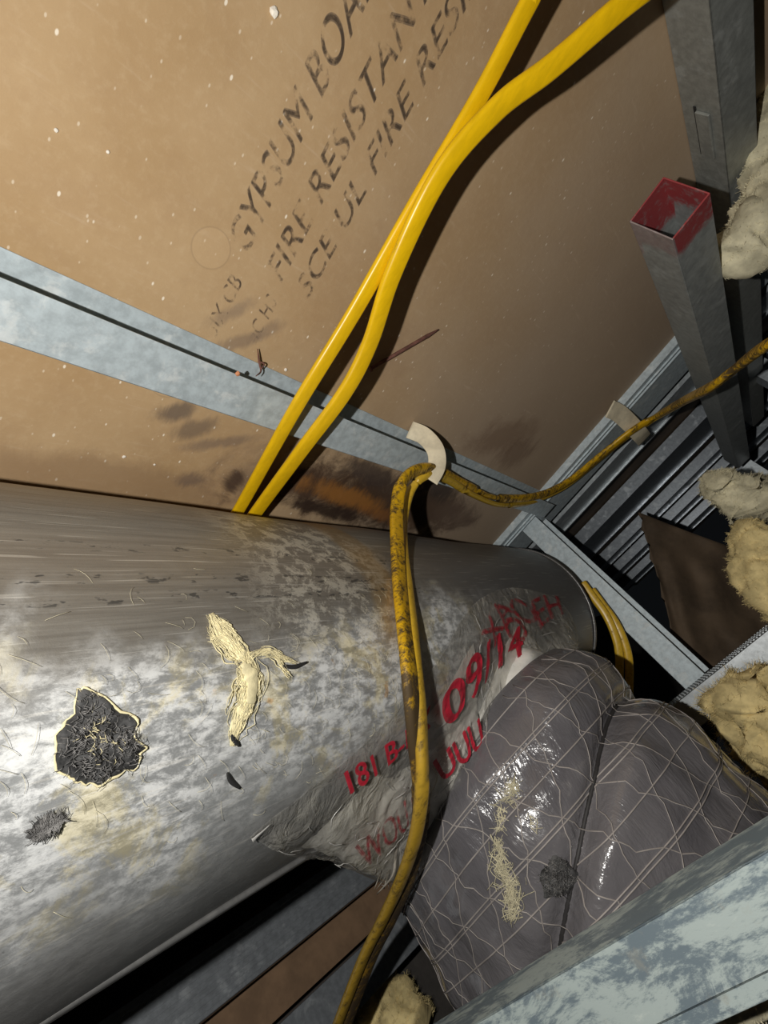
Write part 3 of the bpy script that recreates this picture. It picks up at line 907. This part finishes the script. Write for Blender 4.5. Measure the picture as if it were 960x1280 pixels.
wool('insulation_scrap', 'small pale glass wool scrap, uppermost beside the dark studs', [(0.8067, 0.134, 0.0462), (0.8139, 0.1035, 0.0458), (0.8177, 0.0678, 0.0586), (0.8557, 0.0277, 0.0834)], [.012, .027, .03, .03], M_BATTP, 11)
wool('insulation_scrap', 'yellow glass wool scrap below the small pale one at the right', [(0.7676, 0.059, 0.021), (0.7636, 0.0154, 0.0058), (0.7551, -0.0254, -0.0154), (0.7704, -0.0698, -0.0457)], [.014, .032, .032, .022], M_BATT, 21)
wool('insulation_scrap', 'big torn glass wool clump between knurled stud and flexible duct', [(0.7085, -0.0649, -0.1446), (0.6909, -0.091, -0.1367), (0.6937, -0.123, -0.1207), (0.7058, -0.1697, -0.1058)], [.022, .045, .058, .06], M_BATT, 31)
wool('insulation_scrap', 'glass wool clump in the dark gap at the bottom below the hanging cables', [(0.5206, -0.11, -0.7532), (0.5423, -0.1102, -0.7067), (0.5528, -0.1443, -0.6772)], [.025, .032, .03], M_BATT, 41)
wool('insulation_scrap', 'glass wool tuft under the lower edge of the foreground stud', [(0.2561, -0.1067, -0.1543), (0.2658, -0.1111, -0.1396), (0.2776, -0.1168, -0.1223)], [.006, .009, .009], M_BATTP, 51, nf=900)

# kraft faced batt hanging in the dark at the right
vs, fs = [], []
KA = [(1.1302, 0.225, -0.0691), (1.1866, 0.1235, -0.0365), (1.2588, 0.0053, 0.0061), (1.107, 0.1501, -0.1151), (1.1575, 0.0448, -0.1008), (1.2215, -0.071, -0.0722), (1.0715, 0.0411, -0.1808), (1.108, -0.0392, -0.161), (1.1446, -0.1055, -0.1213), (1.0246, -0.0485, -0.2433), (1.0737, -0.0923, -0.1998), (1.1228, -0.136, -0.1562)]
G = [[Vector(p) for p in KA[i * 3:i * 3 + 3]] for i in range(4)]
N_ = 30
def gridpt(a, b):
    rows = [lerp_curve(r, a) for r in G]
    return lerp_curve(rows, b)
for lay in (0, 1):
    for i in range(N_ + 1):
        for j in range(N_ + 1):
            p = gridpt(i / N_, j / N_)
            edge = .012 * noise.noise(Vector((j * .5, 2, lay))) if i in (0, N_) else 0
            vs.append(p + Vector((lay * .018 + noise.noise(Vector((i * .2, j * .2, 5))) * .016, 0, edge)))
q = (N_ + 1) ** 2
for i in range(N_):
    for j in range(N_):
        a = i * (N_ + 1) + j
        fs.append((a, a + 1, a + N_ + 2, a + N_ + 1)); fs.append((q + a, q + a + N_ + 1, q + a + N_ + 2, q + a + 1))
rim = [i * (N_ + 1) for i in range(N_ + 1)] + [N_ * (N_ + 1) + j for j in range(1, N_ + 1)] + [i * (N_ + 1) + N_ for i in range(N_ - 1, -1, -1)] + [j for j in range(N_ - 1, 0, -1)]
for a, b in zip(rim, rim[1:] + rim[:1]): fs.append((a, b, q + b, q + a))
tag(mk('paper_faced_batt', vs, fs, M_KRAFT, None, vs[q // 2]), 'brown kraft paper faced batt hanging in the dark behind the cross brace', 'insulation')

# ------------------------------------------------------------------ patches, tufts and bits of debris
def patch(name, label, outline, ctr, nrm_f, mat, thick, rim=None, seed=1, group=None):
    """torn scrap with a ragged edge lying on a surface"""
    C = Vector(ctr)
    root = empty(name, C, label, 'scrap', group)
    O = [Vector(p) for p in outline]
    E = []
    for i in range(len(O)):
        a, b = O[i], O[(i + 1) % len(O)]
        for k in range(6):
            p = a.lerp(b, k / 6)
            E.append(p + (p - C) * (.16 * noise.noise(p * 180 + Vector((seed, 0, 0))) + .10 * noise.noise(p * 700 + Vector((seed, 3, 0)))))
    n = len(E); R_ = 9
    vs, fs = [C + nrm_f(C) * thick], []
    for r in range(1, R_ + 1):
        for p in E:
            q = C.lerp(p, r / R_)
            nn = nrm_f(q)
            h = thick * (.55 + .9 * noise.noise(q * 260 + Vector((0, seed, 0))))
            if r == R_: h = -.0006
            vs.append(q + nn * h)
    for j in range(n): fs.append((0, 1 + j, 1 + (j + 1) % n))
    for r in range(R_ - 1):
        for j in range(n): fs.append((1 + r * n + j, 1 + (r + 1) * n + j, 1 + (r + 1) * n + (j + 1) % n, 1 + r * n + (j + 1) % n))
    mk('torn_mat', vs, fs, mat, root)
    if rim:
        pa = [p + nrm_f(p) * .0003 for p in E] + [E[0] + nrm_f(E[0]) * .0003]
        vv, ff = sweep_geo(pa, oval(.0011, .0007, 8), lambda i, p: nrm_f(p), lambda t: max(.1, .6 + 1.1 * noise.noise(Vector((t * 26, seed, 0)))))
        mk('glue_rim', vv, ff, rim, root)
    for nm, mt, cnt in (('mat_fibres', M_MATF, 420), ('glue_fibres', M_GLUE, 40 if rim else 0)):
        gs = []
        rnd = random.Random(seed + cnt)
        for _ in range(cnt):
            e = E[rnd.randrange(n)]; t = rnd.random() ** .6 * .88
            p = C.lerp(e, t) if nm == 'mat_fibres' else C.lerp(E[(n // 3 + rnd.randrange(n // 4)) % n], rnd.uniform(-.45, .6))
            nn = nrm_f(p); d = Vector((rnd.gauss(0, 1), rnd.gauss(0, 1), rnd.gauss(0, 1))); d = (d - nn * d.dot(nn)).normalized()
            ln = rnd.uniform(.001, .004)
            q = [p + nn * thick * .7, p + nn * thick * rnd.uniform(1.0, 1.7) + d * ln * .5, p + nn * thick * .8 + d * ln]
            gs.append(sweep_geo(q, oval(.00022, .00022, 4), lambda i, p: nn))
        if gs:
            vv, ff = join(gs)
            o_ = mk(nm, vv, ff, mt, root); o_['kind'] = 'stuff'
    return root
patch('mat_scrap', 'large torn black fibrous scrap glued on the corroded side of the metal duct',
      [snap(p, .0005) for p in [(0.069, 0.1037, -0.1644), (0.0746, 0.1014, -0.1658), (0.086, 0.0924, -0.1717), (0.0867, 0.0862, -0.1761), (0.0902, 0.0834, -0.1785), (0.0879, 0.0786, -0.1825), (0.0765, 0.0782, -0.1824), (0.069, 0.0781, -0.1823), (0.0645, 0.0815, -0.1791), (0.0607, 0.0875, -0.1742), (0.0627, 0.0931, -0.1704), (0.0658, 0.0967, -0.1682)]],
      snap((0.0736, 0.0888, -0.1737), .0005), lambda p: duct_n(Vector(p)), M_MAT, .0022, M_GLUE, 3)
patch('mat_scrap', 'small dark fibrous scrap low on the metal duct near the left edge',
      [snap(p, .0005) for p in [(0.0541, 0.0712, -0.1886), (0.0569, 0.0742, -0.1856), (0.0619, 0.074, -0.1859), (0.0652, 0.0728, -0.1873), (0.0621, 0.0716, -0.1884), (0.0583, 0.071, -0.189)]],
      snap((0.0594, 0.0723, -0.1876), .0005), lambda p: duct_n(Vector(p)), M_MAT, .0014, None, 5)

def flex_ray(ax): return ax
def tuft(name, label, strands, mat, cat='debris', group=None, bundle=False, fix=None):
    gs = []
    rnd = random.Random(len(label))
    prof = lambda t: .25 + .75 * math.sin(math.pi * min(max(t, .03), .97)) ** .6
    for path, wd, th, nf in strands:
        pp = spline(path, 6)
        if not bundle:
            gs.append(sweep_geo(pp, oval(wd, th, 8), nf, prof)); continue
        if th > .0035: gs.append(sweep_geo(pp, oval(wd * .8, .0012, 10), nf, lambda t: prof(t) * (.75 + .5 * noise.noise(Vector((t * 7, wd * 900, 1))))))
        for _ in range(max(4, int(wd / .00013))):
            o_ = rnd.gauss(0, .33) * wd; w_ = rnd.uniform(.00018, .0006); fr = rnd.uniform(.6, 1.6); ph = rnd.uniform(0, 6)
            i0 = rnd.randrange(0, max(1, len(pp) // 3)); i1 = rnd.randrange(2 * len(pp) // 3, len(pp)) + 1
            q = []
            for i in range(i0, i1):
                t = (pp[min(i + 1, len(pp) - 1)] - pp[max(i - 1, 0)]).normalized()
                sd = t.cross(Vector(nf(i, pp[i]))).normalized()
                pr = prof(i / (len(pp) - 1)) + .35 * noise.noise(Vector((i * .4, o_ * 300, 2)))
                p = pp[i] + sd * (o_ * pr + .0008 * math.sin(i * fr * .4 + ph))
                if fix: p = fix(p, rnd.uniform(.0002, .0018))
                q.append(p)
            if len(q) > 2: gs.append(sweep_geo(q, oval(w_, .0003, 5), nf, prof))
    vv, ff = join(gs)
    return tag(mk(name, vv, ff, mat, None, vv[len(vv) // 2]), label, cat, group)
dn = lambda i, p: duct_n(p)
def on_duct(pts, off=.0012): return [snap(p, off) for p in pts]
TF = [
 (on_duct([(0.1244, 0.1258, -0.1575), (0.1274, 0.1169, -0.1606), (0.1343, 0.1083, -0.1644), (0.1368, 0.1038, -0.1667)], .001), .009, .004, dn),
 (on_duct([(0.1394, 0.1078, -0.1649), (0.1392, 0.0982, -0.1699), (0.1354, 0.09, -0.1751), (0.1299, 0.0829, -0.1802), (0.1278, 0.0767, -0.1857)], .001), .010, .004, dn),
 (on_duct([(0.135, 0.1034, -0.1669), (0.139, 0.0967, -0.1708), (0.137, 0.0884, -0.1763)], .002), .012, .004, dn),
 (on_duct([(0.1372, 0.1038, -0.1668), (0.1454, 0.1061, -0.1659), (0.1539, 0.1052, -0.1666), (0.1584, 0.0989, -0.1702), (0.1626, 0.0942, -0.1732)], .002), .0025, .002, dn),
 (on_duct([(0.1399, 0.1061, -0.1657), (0.152, 0.1075, -0.1654), (0.1608, 0.1024, -0.1683), (0.1706, 0.0991, -0.1705)], .003), .002, .0016, dn),
 (on_duct([(0.1201, 0.1148, -0.1611), (0.1288, 0.114, -0.1618), (0.1356, 0.1066, -0.1653)], .001), .003, .002, dn),
 (on_duct([(0.1237, 0.1233, -0.1583), (0.1322, 0.119, -0.16), (0.1362, 0.1091, -0.1641)], .002), .003, .002, dn),
]
tuft('glue_tuft', 'branching yellow fibre and glue smear stuck to the middle of the metal duct', TF, M_GLUE, bundle=True, fix=snap)
SLV = [([(350,832),(365,834),(382,828)], 'black sliver beside the yellow glue smear on the metal duct'),
       ([(287,918),(291,925),(297,932)], 'black sliver at the lower tip of the yellow glue smear'),
       ([(282,965),(287,975),(298,984)], 'lowest black sliver on the metal duct below the glue smear')]
SL_P = [[(0.1576, 0.1, -0.1695), (0.1651, 0.0984, -0.1707), (0.1746, 0.0994, -0.1705)], [(0.127, 0.0802, -0.1824), (0.1286, 0.0782, -0.1843), (0.1311, 0.0761, -0.1864)], [(0.1255, 0.0696, -0.1928), (0.1278, 0.067, -0.1959), (0.1328, 0.0641, -0.1998)]]
for (pl, lab), pw in zip(SLV, SL_P):
    tuft('black_sliver', lab, [(on_duct(pw, .0012), .0022, .0014, dn)], M_BLACK)

# rusty nail on the board
na = [(0.3006, 0.2965, -0.0621), (0.3458, 0.2965, -0.0052)]
a, b = Vector(na[0]), Vector(na[1]); d = (b - a)
nl = empty('rusty_nail', a, 'rusty brown nail lying against the gypsum board right of the bent cable', 'nail')
pa = [a + d * (i / 12) for i in range(13)]
vv, ff = sweep_geo(pa, oval(.0032, .0032, 10), lambda i, p: (0, -1, 0), lambda t: 1.0 if t < .8 else 1.25 - (t - .8) * 4.5)
mk('shank', vv, ff, M_RUST, nl)
pa = [a - d.normalized() * .0008, a + d.normalized() * .0008]
vv, ff = sweep_geo(pa, oval(.0058, .0058, 12), lambda i, p: (0, -1, 0))
mk('nail_head', vv, ff, M_RUST, nl)

# crumbs stuck to the board
def crumb(label, p, r, mat, seed):
    bm = bmesh.new()
    bmesh.ops.create_icosphere(bm, subdivisions=2, radius=r)
    for v in bm.verts:
        v.co *= 1 + .35 * noise.noise(v.co * 900 + Vector((seed, 0, 0)))
        v.co.y *= .6
    me = bpy.data.meshes.new('plaster_crumb'); bm.to_mesh(me); bm.free()
    me.materials.append(mat)
    o = bpy.data.objects.new('plaster_crumb', me); link(o); o.location = p
    return tag(o, label, 'crumb')
CR = [(0.1239, 0.299, 0.067), (0.1449, 0.299, -0.1926), (0.1672, 0.299, -0.1951), (0.2275, 0.299, -0.0912), (0.0604, 0.299, -0.0297), (0.0806, 0.299, -0.0258)]
for p, r, lab in zip(CR, (.0021, .0012, .0009, .0013, .0009, .0008), (
        'pale plaster crumb high on the gypsum board at the top', 'pale plaster crumb on the board between furring track and duct',
        'tiny pale crumb just right of another crumb above the duct', 'pale crumb on the board at the upper edge of the furring track',
        'pale crumb on the left side of the upper gypsum board', 'second pale crumb on the left side of the upper gypsum board')):
    crumb(lab, p, r, M_CHIP, r * 1e5)
crumb('tiny orange chip on the face of the furring track left of the cables', (0.1738, 0.2688, -0.0962), .0016, M_ORANGE, 4)
# bit of frayed wire stuck behind the furring track
fw = [(0.195, 0.294, -0.0834), (0.1994, 0.292, -0.0908), (0.2015, 0.288, -0.0956), (0.1943, 0.28, -0.0974)]
fw2 = [(0.1983, 0.292, -0.0912), (0.2024, 0.29, -0.0905), (0.2008, 0.288, -0.0945)]
tuft('frayed_twig', 'dark frayed twist stuck in the furring track left of the cables',
     [(fw, .0016, .0012, lambda i, p: (0, -1, 0)), (fw2, .0012, .001, lambda i, p: (0, -1, 0))], M_RUST)

# hairs of glass fibre clinging to the side of the metal duct
gs = []
rnd = random.Random(77)
for _ in range(260):
    x = rnd.uniform(.04, .30); a = math.radians(rnd.gauss(55, 13))
    q = []; d = rnd.gauss(.9, .5); ln = rnd.uniform(.003, .011); bend = rnd.gauss(0, 1.2)
    for i in range(5):
        q.append(duct_pt(x, a, .0006 + .0012 * math.sin(i / 4 * math.pi)))
        x += math.cos(d) * ln / 4; a -= math.sin(d) * ln / 4 / DR; d += bend / 4
    gs.append(sweep_geo(q, oval(.00011, .0001, 4), lambda i, p: duct_n(p)))
vv, ff = join(gs)
o = mk('clinging_fibres', vv, ff, M_BATTP, duct); o['kind'] = 'stuff'

# things stuck to the flexible duct
def flex_near(p):
    p = Vector(p); s = min(max((.032 - p.y) / .36, 0), 1); c = flex_center(s)
    return s, math.atan2(p.z - c.z, c.x - p.x)
def flex_n(p):
    s = min(max((.032 - p.y) / .36, 0), 1); d = Vector(p) - flex_center(s); d.y = 0
    return d.normalized()
def flex_hit(px):
    """first point of the jacket along a line of sight given as a direction"""
    d = Vector(px).normalized()
    t = .2
    while t < .8:
        p = d * t; s = (.032 - p.y) / .36
        if 0 <= s <= 1:
            _, a = flex_near(p); q = flex_pt(s, a); c = flex_center(s)
            if (Vector((p.x - c.x, 0, p.z - c.z))).length <= (Vector((q.x - c.x, 0, q.z - c.z))).length: return p
        t += .001
    return d * .36
FO = [flex_hit(p) for p in [(1.0416, -0.1624, -0.7575), (1.0492, -0.1498, -0.7232), (1.0584, -0.1503, -0.704), (1.0762, -0.1738, -0.6993), (1.0994, -0.2119, -0.7034), (1.0882, -0.2174, -0.7354), (1.074, -0.2144, -0.7617), (1.0533, -0.1959, -0.7802)]]
FCn = flex_hit((1.0677, -0.1866, -0.7357))
patch('mat_scrap', 'dark grey fibrous scrap stuck on the grey plastic flexible duct', FO, FCn, lambda p: flex_n(p), M_MAT, .0022, None, 9)
gs = []
rnd = random.Random(5)
for path, wd, cnt in (([(0.9963, -0.0033, -0.6282), (0.9891, -0.0259, -0.6759), (0.9858, -0.0566, -0.7271)], .006, 130), ([(0.9848, -0.0635, -0.739), (0.9962, -0.1094, -0.7798), (1.0101, -0.1459, -0.8019), (1.0157, -0.1895, -0.8521)], .007, 300), ([(0.9947, -0.0259, -0.6641), (1.013, -0.0616, -0.6754), (1.0329, -0.0948, -0.6798)], .004, 50)):
    pp = spline([flex_hit(p) for p in path], 8)
    for _ in range(cnt):
        i = rnd.randrange(1, len(pp) - 1); p = pp[i]; nn = flex_n(p)
        t = (pp[i + 1] - pp[i - 1]).normalized(); sd = t.cross(nn).normalized()
        k = .45 + .55 * math.sin(math.pi * i / len(pp))
        p = p + sd * rnd.gauss(0, .5) * wd * k + nn * rnd.uniform(.0005, .0025)
        d = (t * rnd.gauss(.3, .8) + sd * rnd.gauss(0, .6) + nn * rnd.gauss(0, .15)).normalized()
        ln = rnd.uniform(.004, .013); b = sd * rnd.gauss(0, .3) + nn * .1
        q = [p - d * ln * .5, p + b * ln * .4, p + d * ln * .5]
        gs.append(sweep_geo(spline(q, 3), oval(rnd.uniform(.0002, .0006), .00025, 4), lambda i, p: nn))
vv, ff = join(gs)
tag(mk('wool_tuft', vv, ff, M_BATTP, None, vv[0]), 'pale yellow wool wisp stuck on the grey plastic flexible duct above the dark scrap', 'debris')
